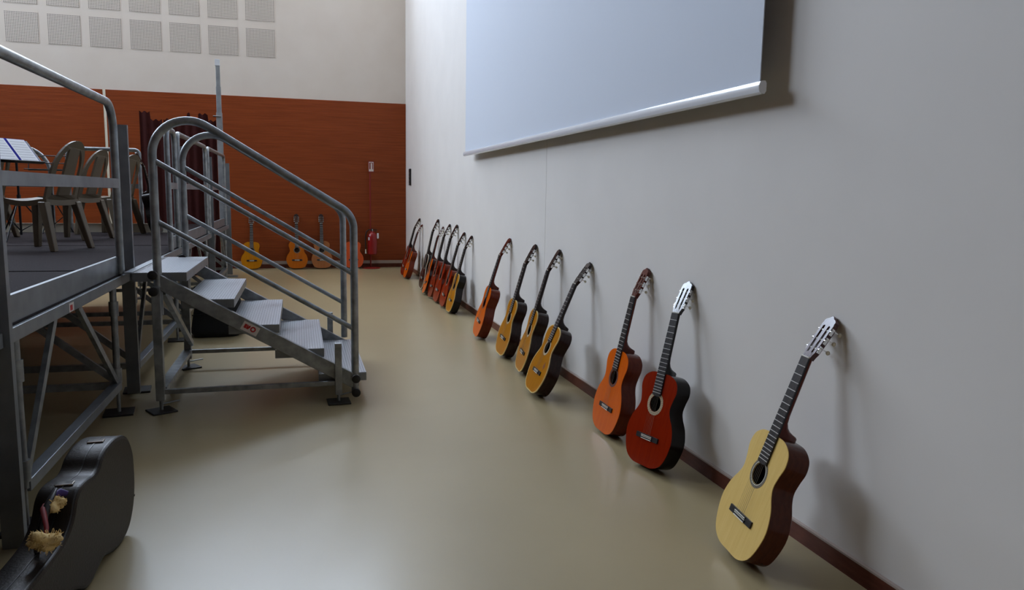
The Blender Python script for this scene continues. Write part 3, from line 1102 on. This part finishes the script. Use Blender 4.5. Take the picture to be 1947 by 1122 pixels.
def curtain(label, x0, x1, y, z1, teeth, seed):
    rnd = random.Random(seed)
    nx, nz = 90, 14
    front, back = [], []
    tops = []
    for i in range(nx + 1):
        u = i / nx
        tz = z1
        for a, b_, d in teeth:
            if a <= u <= b_:
                tz -= d
        tops.append(tz + 0.035 * (abs((u * 14) % 1 - 0.5) * 2 - 0.5))
    mb = MB()
    for s in (0, 1):
        for i in range(nx + 1):
            u = i / nx
            for j in range(nz + 1):
                v = j / nz
                fold = (0.016 * math.sin(u * 58) + 0.010 * math.sin(u * 23 + 1)) * (1 - 0.3 * v)
                mb.v.append(Vector((x0 + (x1 - x0) * u, y + fold + s * 0.006, 0.02 + (tops[i] - 0.02) * v)))
    W = nz + 1
    T = (nx + 1) * W
    for i in range(nx):
        for j in range(nz):
            a = i * W + j
            mb.f.append((a, a + W, a + W + 1, a + 1))
            mb.f.append((T + a, T + a + 1, T + a + W + 1, T + a + W))
        for j in (0, nz):
            a = i * W + j
            mb.f.append((a, a + W, T + a + W, T + a))
    for i in (0, nx):
        for j in range(nz):
            a = i * W + j
            mb.f.append((a, a + 1, T + a + 1, T + a))
    t = thing('stage_curtain', label, 'curtain', ((x0 + x1) / 2, y, 0))
    mb.build('cloth', M['maroon'], t, smooth=60)
    MB().tube([(x0 + 0.02, y + 0.06, 0), (x0 + 0.02, y + 0.06, z1 - 0.3)], 0.016, 8).build('support_pole', M['black_metal'], t)
    MB().tube([(x1 - 0.02, y + 0.06, 0), (x1 - 0.02, y + 0.06, z1 - 0.3)], 0.016, 8).build('support_pole', M['black_metal'], t)
    MB().tube([(x0, y + 0.06, z1 - 0.3), (x1, y + 0.06, z1 - 0.3)], 0.012, 8).build('cross_pole', M['black_metal'], t)


curtain('dark maroon pleated curtain with a jagged top, standing behind the stage stairs', -2.36, -1.24, 13.1, 2.60,
        [(0.14, 0.30, 0.12), (0.30, 0.62, 0.10), (0.66, 0.76, 0.14), (0.9, 1.0, 0.10)], 3)


# ------------------------------------------------------------------ plastic seats on the stage
def make_chair(label):
    """local frame: sitter faces -Y, origin on the floor under the seat"""
    t = thing('plastic_chair', label, 'chair', (0, 0, 0), 'taupe plastic chairs on the stage')
    kw = dict(parent=t, world=False)
    sz = 0.46
    b = MB()
    rings = []
    for i in range(9):
        v = i / 8
        y = -0.22 + 0.42 * v
        z = sz - 0.03 * math.sin(PI * min(1, v * 1.1)) - 0.02 * v
        if i == 0:
            z -= 0.012
        hw = 0.225 - 0.03 * v
        ring = []
        for k in range(9):
            u = -1 + k / 4
            ring.append((u * hw, y, z - 0.012 * (1 - u * u)))
        for k in range(9):
            u = 1 - k / 4
            ring.append((u * hw, y, z - 0.012 * (1 - u * u) - (0.045 if abs(u) == 1 or i in (0, 8) else 0.012)))
        rings.append(ring)
    b.loft(rings)
    b.build('seat', M['chair'], smooth=45, **kw)
    # high arched back: outline with two long openings either side of a broad splat
    H = 0.52
    out = [(-0.195, 0)]
    for k in range(21):
        a = PI - PI * k / 20
        out.append((0.19 * math.cos(a) * (1.0 if True else 1), 0.20 + (H - 0.20) * math.sin(a) ** 0.8))
    out.append((0.195, 0))
    holes = []
    for s in (-1, 1):
        h = []
        for k in range(11):
            a = k / 10
            x = 0.062 + 0.082 * a
            top = 0.20 + (H - 0.255) * math.sqrt(max(0, 1 - (x / 0.150) ** 2)) ** 0.8
            h.append((s * x, top))
        h += [(s * 0.142, 0.05), (s * 0.070, 0.05)]
        holes.append(h if s < 0 else h[::-1])

    def backmap(u, v, tt):
        y = 0.185 + 0.24 * v + 0.18 * v * v - 0.55 * u * u + tt
        return (u, y, sz - 0.035 + v * 0.98)
    b = MB()
    b.plate(out, holes, 0, 0.022, backmap)
    b.build('backrest', M['chair'], **kw)
    for sx in (-1, 1):
        for sy in (-1, 1):
            xt, yt = sx * 0.195, (-0.195 if sy < 0 else 0.175)
            xb, yb = sx * 0.235, (-0.245 if sy < 0 else 0.275)
            rings = []
            for f, w in ((0, 0.034), (0.5, 0.029), (1, 0.024)):
                cx, cy, z = xt + (xb - xt) * f, yt + (yb - yt) * f, (sz - 0.045) * (1 - f)
                rings.append([(cx - w, cy - w, z), (cx + w, cy - w, z), (cx + w, cy + w, z), (cx - w, cy + w, z)])
            MB().loft(rings).build('leg', M['chair'], bevel=0.008, **kw)
    return t


ch = make_chair('taupe plastic chair closest to the stairs, its back turned towards the handrail')
ch.location = (-2.15, 7.44, DZ)
ch.rotation_euler = (0, 0, math.radians(-112))
for lab, loc, rz in (('taupe plastic chair in the middle, behind the nearest one', (-2.29, 8.93, DZ), -110),
                     ('taupe plastic chair at the back, with a dark guitar against it', (-2.16, 9.90, DZ), -114),
                     ('taupe plastic chair at the left edge, half behind the white sheet music', (-3.27, 9.15, DZ), -110)):
    c = copy_tree(ch, loc, lab)
    c.rotation_euler = (0, 0, math.radians(rz))

# dark guitar by the back chair
guitar('dark guitar standing on the stage against a plastic chair, seen edge-on', (-1.70, 9.98), (-1.86, 9.98, DZ + 0.96), (-1, 0), W_BLACK, S_BLACK, N_DARK,
       z0=DZ)


# ------------------------------------------------------------------ music stands
def tripod(t, x, y, z, h, spread, rot):
    MB().tube([(x, y, z + 0.06), (x, y, z + h)], 0.011, 10).build('pole', M['black_metal'], t, smooth=50)
    MB().tube([(x, y, z + 0.40), (x, y, z + 0.46)], 0.018, 10).build('collar', M['black'], t, smooth=50)
    for k in range(3):
        a = rot + k * 2 * PI / 3
        e = (x + spread * math.cos(a), y + spread * math.sin(a), z + 0.008)
        MB().tube([(x, y, z + 0.43), e], 0.007, 8).build('leg', M['black_metal'], t)
        MB().tube([(x, y, z + 0.10), (x + spread * 0.55 * math.cos(a), y + spread * 0.55 * math.sin(a), z + 0.20)], 0.005, 8).build('strut', M['black_metal'], t)


def desk_frame(c, facing, tilt):
    """axes of a tilted desk: u across, v up the slope, w outwards"""
    f = Vector((math.cos(facing), math.sin(facing), 0))
    u = Vector((-f.y, f.x, 0))
    v = (-f * math.sin(tilt) + Vector((0, 0, 1)) * math.cos(tilt))
    w_ = u.cross(v)
    if w_.dot(f) < 0:
        w_ = -w_
    return lambda a, b_, tt: tuple(Vector(c) + u * a + v * b_ + w_ * tt)


SHX, SHY, SHZ = -2.63, 8.6, 1.64
t = thing('music_stand', 'black music stand carrying open white sheet music at the left edge', 'music stand', (SHX - 0.05, SHY, DZ))
tripod(t, SHX - 0.05, SHY, DZ, 0.80, 0.30, 0.4)
FACE = math.radians(-30)
dk = desk_frame((SHX, SHY, SHZ), FACE, math.radians(40))
MB().plate([(-0.25, 0), (0.25, 0), (0.25, 0.30), (-0.25, 0.30)], [], -0.006, 0.0, dk).build('desk', M['black_metal'], t)
MB().plate([(-0.25, -0.002), (0.25, -0.002), (0.25, 0.004), (-0.25, 0.004)], [], 0.0, 0.035, dk).build('ledge', M['black_metal'], t)
t = thing('sheet_music', 'two white sheets of music in an open blue folder on the music stand', 'sheet music', dk(0, 0.006, 0.002))
MB().plate([(-0.225, 0.006), (0.225, 0.006), (0.225, 0.312), (-0.225, 0.312)], [], 0.001, 0.003, dk).build('folder', M['blue'], t)
for s in (-1, 1):
    xs = sorted((s * 0.016, s * 0.218))
    pg = MB().plate([(xs[0], 0.010), (xs[1], 0.010), (xs[1], 0.307), (xs[0], 0.307)], [], 0.0032, 0.0045, dk).build('page', M['paper'], t)
    st = MB()
    for k in range(8):
        v0 = 0.035 + k * 0.033
        for q in range(3):
            st.plate([(xs[0] + 0.015, v0 + q * 0.005), (xs[1] - 0.015, v0 + q * 0.005), (xs[1] - 0.015, v0 + q * 0.005 + 0.0015), (xs[0] + 0.015, v0 + q * 0.005 + 0.0015)],
                     [], 0.0046, 0.0048, dk)
    o = st.build('printed_staves', M['ink'], pg)
    o['kind'] = 'stuff'

WSX, WSY = -2.79, 10.05
t = thing('wire_music_stand', 'empty black wire music stand behind the seat backs', 'music stand', (WSX, WSY, DZ))
tripod(t, WSX, WSY, DZ, 0.735, 0.20, 0.2)
dk = desk_frame((WSX, WSY, DZ + 0.735), math.radians(-85), math.radians(20))
b = MB()
for v in (0.0, 0.09, 0.18):
    b.tube([dk(-0.22, v, 0), dk(0.22, v, 0)], 0.006, 8)
for u in (-0.22, 0.22):
    b.tube([dk(u, 0, 0), dk(u, 0.18, 0)], 0.006, 8)
b.tube([dk(-0.26, 0, 0.03), dk(0.26, 0, 0.03)], 0.006, 8)
b.tube([dk(-0.22, 0, 0), dk(-0.22, 0, 0.03)], 0.005, 6)
b.tube([dk(0.22, 0, 0), dk(0.22, 0, 0.03)], 0.005, 6)
b.build('wire_desk', M['black_metal'], t)

# ------------------------------------------------------------------ fire extinguisher on its stand, with a sign on a thin pole
exx, exy = 1.315, 14.20
t = thing('extinguisher_stand', 'dark red floor stand with thin pole carrying a small fire extinguisher sign', 'extinguisher stand', (exx, exy, 0))
mt = Matrix.Translation((exx - 0.02, exy, 0))
MB().lathe([(0, 0), (0.17, 0), (0.17, 0.012), (0.15, 0.02), (0, 0.02)], 28, mt).build('base', M['red_dark'], t, smooth=40)
MB().tube([(exx - 0.02, exy + 0.11, 0.02), (exx - 0.02, exy + 0.11, 1.80)], 0.014, 10).build('pole', M['red_dark'], t, smooth=50)
MB().box(exx - 0.06, exx + 0.02, exy + 0.069, exy + 0.10, 0.62, 0.64).build('hook', M['red_dark'], t)
sg = MB().box(exx - 0.055, exx + 0.055, exy + 0.085, exy + 0.095, 1.78, 1.985).build('sign', M['red_dark'], t)
MB().box(exx - 0.043, exx + 0.043, exy + 0.080, exy + 0.085, 1.795, 1.970).build('sign_face', M['sticker'], sg)
b = MB()
b.box(exx - 0.034, exx - 0.012, exy + 0.077, exy + 0.080, 1.835, 1.955)
b.box(exx + 0.020, exx + 0.033, exy + 0.077, exy + 0.080, 1.835, 1.955)
b.box(exx - 0.012, exx + 0.020, exy + 0.077, exy + 0.080, 1.945, 1.955)
b.build('sign_picture', M['red_dark'], sg)
t = thing('fire_extinguisher', 'red fire extinguisher with black hose by the back wall', 'fire extinguisher', (exx, exy, 0.26))
mt = Matrix.Translation((exx, exy - 0.02, 0.26))
MB().lathe([(0, 0), (0.070, 0), (0.085, 0.012), (0.087, 0.03), (0.087, 0.33), (0.078, 0.375), (0.045, 0.41), (0.030, 0.42), (0.028, 0.435), (0, 0.435)], 28, mt).build('cylinder', M['red'], t, smooth=40)
vl = MB().tube([(exx, exy - 0.02, 0.695), (exx, exy - 0.02, 0.735)], 0.020, 12).build('valve', M['chrome'], t, smooth=40)
MB().beam((exx - 0.02, exy - 0.02, 0.74), (exx + 0.09, exy - 0.05, 0.715), 0.022, 0.012).build('lever', M['black'], vl)
MB().beam((exx - 0.02, exy - 0.02, 0.725), (exx + 0.075, exy - 0.05, 0.692), 0.022, 0.010).build('carry_handle', M['black'], vl)
hs = MB().tube(catmull([(0, 0)], 1, False) and [(exx - 0.02, exy - 0.03, 0.715), (exx - 0.06, exy - 0.035, 0.725), (exx - 0.105, exy - 0.04, 0.69), (exx - 0.125, exy - 0.04, 0.62),
                (exx - 0.128, exy - 0.04, 0.50), (exx - 0.125, exy - 0.04, 0.36)], 0.010, 10).build('hose', M['black'], t, smooth=60)
MB().tube([(exx - 0.125, exy - 0.04, 0.36), (exx - 0.123, exy - 0.04, 0.28)], [0.010, 0.016], 10).build('nozzle', M['bone'], hs, smooth=60)
MB().box(exx + 0.085, exx + 0.115, exy - 0.06, exy - 0.055, 0.56, 0.66, ).build('tag', M['paper'], t)
MB().box(exx - 0.080, exx - 0.055, exy - 0.092, exy - 0.085, 0.53, 0.585).build('tag', M['paper'], t)

# ------------------------------------------------------------------ soft black bag under the stairs
t = thing('black_bag', 'soft black bag lying on the floor under the stairs', 'bag', (-0.79, 7.72, 0))
rings = []
for i in range(11):
    f = i / 10
    z = 0.003 + 0.46 * f
    w = (0.245 * (1 - 0.35 * f ** 2.2)) * (0.86 if i == 0 else 1) * (0.55 if i == 10 else 1)
    d = (0.17 * (1 - 0.5 * f ** 1.6)) * (0.8 if i == 0 else 1) * (0.5 if i == 10 else 1)
    rings.append([(-0.79 + 0.04 * f + math.copysign(abs(math.cos(a)) ** 0.6, math.cos(a)) * w * (1 + 0.05 * math.sin(3 * a + 4 * f)),
                   7.72 + math.copysign(abs(math.sin(a)) ** 0.6, math.sin(a)) * d * (1 + 0.06 * math.sin(2 * a + 7 * f)), z) for a in [2 * PI * k / 28 for k in range(28)]])
MB().loft(rings).build('bag_body', M['black_cloth'], t, smooth=70)
MB().tube([(-0.98, 7.60, 0.40), (-0.95, 7.55, 0.49), (-0.85, 7.53, 0.53), (-0.72, 7.55, 0.49), (-0.68, 7.60, 0.38)], 0.014, 8).build('handle', M['black_cloth'], t, smooth=60)
MB().tube([(-0.99, 7.58, 0.22), (-0.79, 7.54, 0.24), (-0.60, 7.58, 0.22)], 0.006, 6).build('zip', M['black_metal'], t)

# ------------------------------------------------------------------ guitar case in the foreground
K, CX0 = 0.10, -0.685     # the lid's plane: x = CX0 + K (y - 3.3)
lid = lambda y: CX0 + K * (y - 3.3)
top_pts = [(3.335, 0.24), (3.325, 0.32), (3.27, 0.395), (3.17, 0.432), (3.06, 0.434), (2.985, 0.415), (2.945, 0.388), (2.90, 0.378), (2.84, 0.384), (2.775, 0.382), (2.73, 0.356),
           (2.69, 0.300), (2.62, 0.262), (2.50, 0.246), (2.36, 0.240), (2.20, 0.240), (2.02, 0.252), (1.95, 0.250), (1.93, 0.215)]
bot_pts = [(1.93, 0.13), (1.95, 0.09), (2.02, 0.086), (2.20, 0.100), (2.36, 0.104), (2.50, 0.100), (2.60, 0.088), (2.70, 0.045), (2.77, 0.010), (2.83, 0.006), (2.88, 0.020),
           (2.95, 0.036), (3.00, 0.024), (3.08, 0.004), (3.16, 0.002), (3.24, 0.024), (3.30, 0.085), (3.33, 0.160)]
CASE = catmull(top_pts + bot_pts, 4)
TH = 0.135
nrm = Vector((1, -K, 0)).normalized()


def cm(u, v, tt):
    return tuple(Vector((lid(u), u, v)) + nrm * tt)


t = thing('guitar_case', 'dark brown hard guitar case standing on its side in the lower left corner', 'guitar case', (lid(3.0), 3.0, 0))
sh = catmull(top_pts + bot_pts, 4)


def shrink(poly, d):
    return grow(poly, d)


sgn = -1 if sum(a[0] * b_[1] - b_[0] * a[1] for a, b_ in zip(CASE, CASE[1:] + CASE[:1])) > 0 else 1
b = MB()
rings = []
for ins, tt in ((0.014, 0.0), (0.004, -0.004), (0, -0.014), (0, -0.058)):
    rings.append([cm(u, v, tt) for u, v in grow(CASE, sgn * ins)])
b.loft(rings, cap=False)
n = len(CASE)
LIDM = MB()
lid_outer = grow(CASE, sgn * 0.014)
LIDM.loft(rings, cap=False)
LIDM.plate(lid_outer, [], -0.0005, 0.0, cm)
lidp = LIDM.build('lid', M['case'], t, smooth=40)
base = MB()
rings = [[cm(u, v, tt) for u, v in grow(CASE, sgn * ins)] for ins, tt in ((0, -0.0605), (0, -TH + 0.014), (0.004, -TH + 0.004), (0.014, -TH))]
base.loft(rings, cap=False)
base.plate(lid_outer, [], -TH + 0.0005, -TH, cm)
base.build('shell', M['case'], t, smooth=40)
sm = MB()
sm.loft([[cm(u, v, tt) for u, v in grow(CASE, sgn * ins)] for ins, tt in ((0.001, -0.0575), (-0.0015, -0.0575), (-0.0015, -0.0615), (0.001, -0.0615))], cap=False, closed=True)
sm.build('seam_strip', M['seam'], t)
sm = MB()
sm.loft([[cm(u, v, tt) for u, v in grow(CASE, sgn * ins)] for ins, tt in ((0.001, -0.006), (-0.001, -0.010), (-0.001, -0.014), (0.001, -0.016))], cap=False, closed=True)
sm.build('lid_piping', M['seam'], lidp)


def on_rim(y):
    """height of the upper rim at y"""
    best = None
    for (u0, v0), (u1, v1) in zip(CASE, CASE[1:] + CASE[:1]):
        if min(u0, u1) <= y <= max(u0, u1) and u0 != u1:
            v = v0 + (v1 - v0) * (y - u0) / (u1 - u0)
            best = v if best is None else max(best, v)
    return best


for y in (3.10, 2.80, 2.30):
    z = on_rim(y)
    z2 = on_rim(y + 0.03)
    a = math.atan2(z2 - z, 0.03)
    mt = Matrix.Translation(cm(y, z + 0.001, -0.06)) @ Matrix.Rotation(a, 4, 'X')
    MB().box(-0.03, 0.028, -0.016, 0.016, -0.002, 0.005, mt).build('latch', M['chrome'], t, bevel=0.003)
mt = Matrix.Translation(cm(3.339, 0.25, -0.03))
MB().lathe([(0, 0), (0.006, 0), (0.006, 0.006), (0, 0.008)], 10, Matrix.Translation(cm(3.334, 0.12, -0.012)) @ Matrix.Rotation(-PI / 2, 4, 'X')).build('stud', M['seam'], t)
hy0, hy1 = 2.56, 2.74
hp = [cm(hy0, on_rim(hy0) + 0.002, -0.06), cm(hy0 + 0.01, on_rim(hy0) + 0.035, -0.06), cm((hy0 + hy1) / 2, (on_rim(hy0) + on_rim(hy1)) / 2 + 0.055, -0.06),
      cm(hy1 - 0.02, on_rim(hy1) + 0.03, -0.06), cm(hy1, on_rim(hy1) + 0.002, -0.06)]
MB().tube(hp, [0.008, 0.010, 0.013, 0.010, 0.008], 10).build('handle', M['seam'], t, smooth=60)

# yarn decoration tied to the handle
hc = Vector(hp[2])
t = thing('yarn_tassel', 'cream yarn pompoms with red and purple ribbon tied to the guitar case handle', 'tassel', hc)


def pompom(c, r, n, seed, sq=(1, 1, 1)):
    """a soft lumpy tuft of yarn with loose ends"""
    rnd = random.Random(seed)
    b = MB()
    nu, nv = 40, 22
    bumps = [(Vector((rnd.gauss(0, 1), rnd.gauss(0, 1), rnd.gauss(0, 1))).normalized(), rnd.uniform(0.15, 0.38)) for k in range(26)]

    def rad(d):
        q = 0.62
        for e, h in bumps:
            q += h * math.exp(-((d - e).length / 0.34) ** 2)
        return q * r * (1 + 0.05 * math.sin(23 * d.x + seed) * math.sin(21 * d.y) * math.sin(19 * d.z + 1))
    rings = []
    for j in range(1, nv):
        th = PI * j / nv
        ring = []
        for k in range(nu):
            a = 2 * PI * k / nu
            d = Vector((math.sin(th) * math.cos(a), math.sin(th) * math.sin(a), math.cos(th)))
            q = rad(d)
            ring.append(Vector(c) + Vector((d.x * sq[0], d.y * sq[1], d.z * sq[2])) * q)
        rings.append(ring)
    b.loft(rings)
    for k in range(n):
        d = Vector((rnd.gauss(0, 1), rnd.gauss(0, 1), rnd.gauss(0, 1))).normalized()
        q = rad(d)
        v = Vector((d.x * sq[0], d.y * sq[1], d.z * sq[2]))
        tw = Vector((rnd.uniform(-1, 1), rnd.uniform(-1, 1), rnd.uniform(-1, 1)))
        p = Vector(c) + v * q * 0.9
        b.tube([p, p + v * r * 0.14 + tw * r * 0.10, p + v * r * 0.16 + tw * r * 0.30], [0.0016, 0.0016, 0.0010], 4)
    return b


YC = dict(up=hc + Vector((0.012, 0.03, -0.004)), lo=hc + Vector((0.03, -0.13, -0.055)))
pompom(tuple(YC['up']), 0.033, 90, 1, (1.15, 1, 0.85)).build('pompom', M['yarn'], t, smooth=60)
pompom(tuple(YC['lo']), 0.040, 130, 2, (1.35, 1, 0.8)).build('pompom', M['yarn'], t, smooth=60)
MB().tube([tuple(YC['up'] + Vector((-0.03, 0.01, 0.0))), tuple(YC['up'] + Vector((-0.02, -0.04, 0.005))), tuple(YC['lo'] + Vector((-0.01, 0.05, 0.02))), tuple(YC['lo'])],
          [0.006, 0.009, 0.007, 0.005], 8).build('red_ribbon', M['yarn_red'], t, smooth=60)
MB().tube([tuple(YC['up'] + Vector((-0.01, 0.02, 0.02))), tuple(YC['up'] + Vector((0.01, 0.04, 0.028))), tuple(YC['up'] + Vector((0.03, 0.045, 0.02)))],
          [0.010, 0.014, 0.008], 8).build('purple_ribbon', M['yarn_purple'], t, smooth=60)
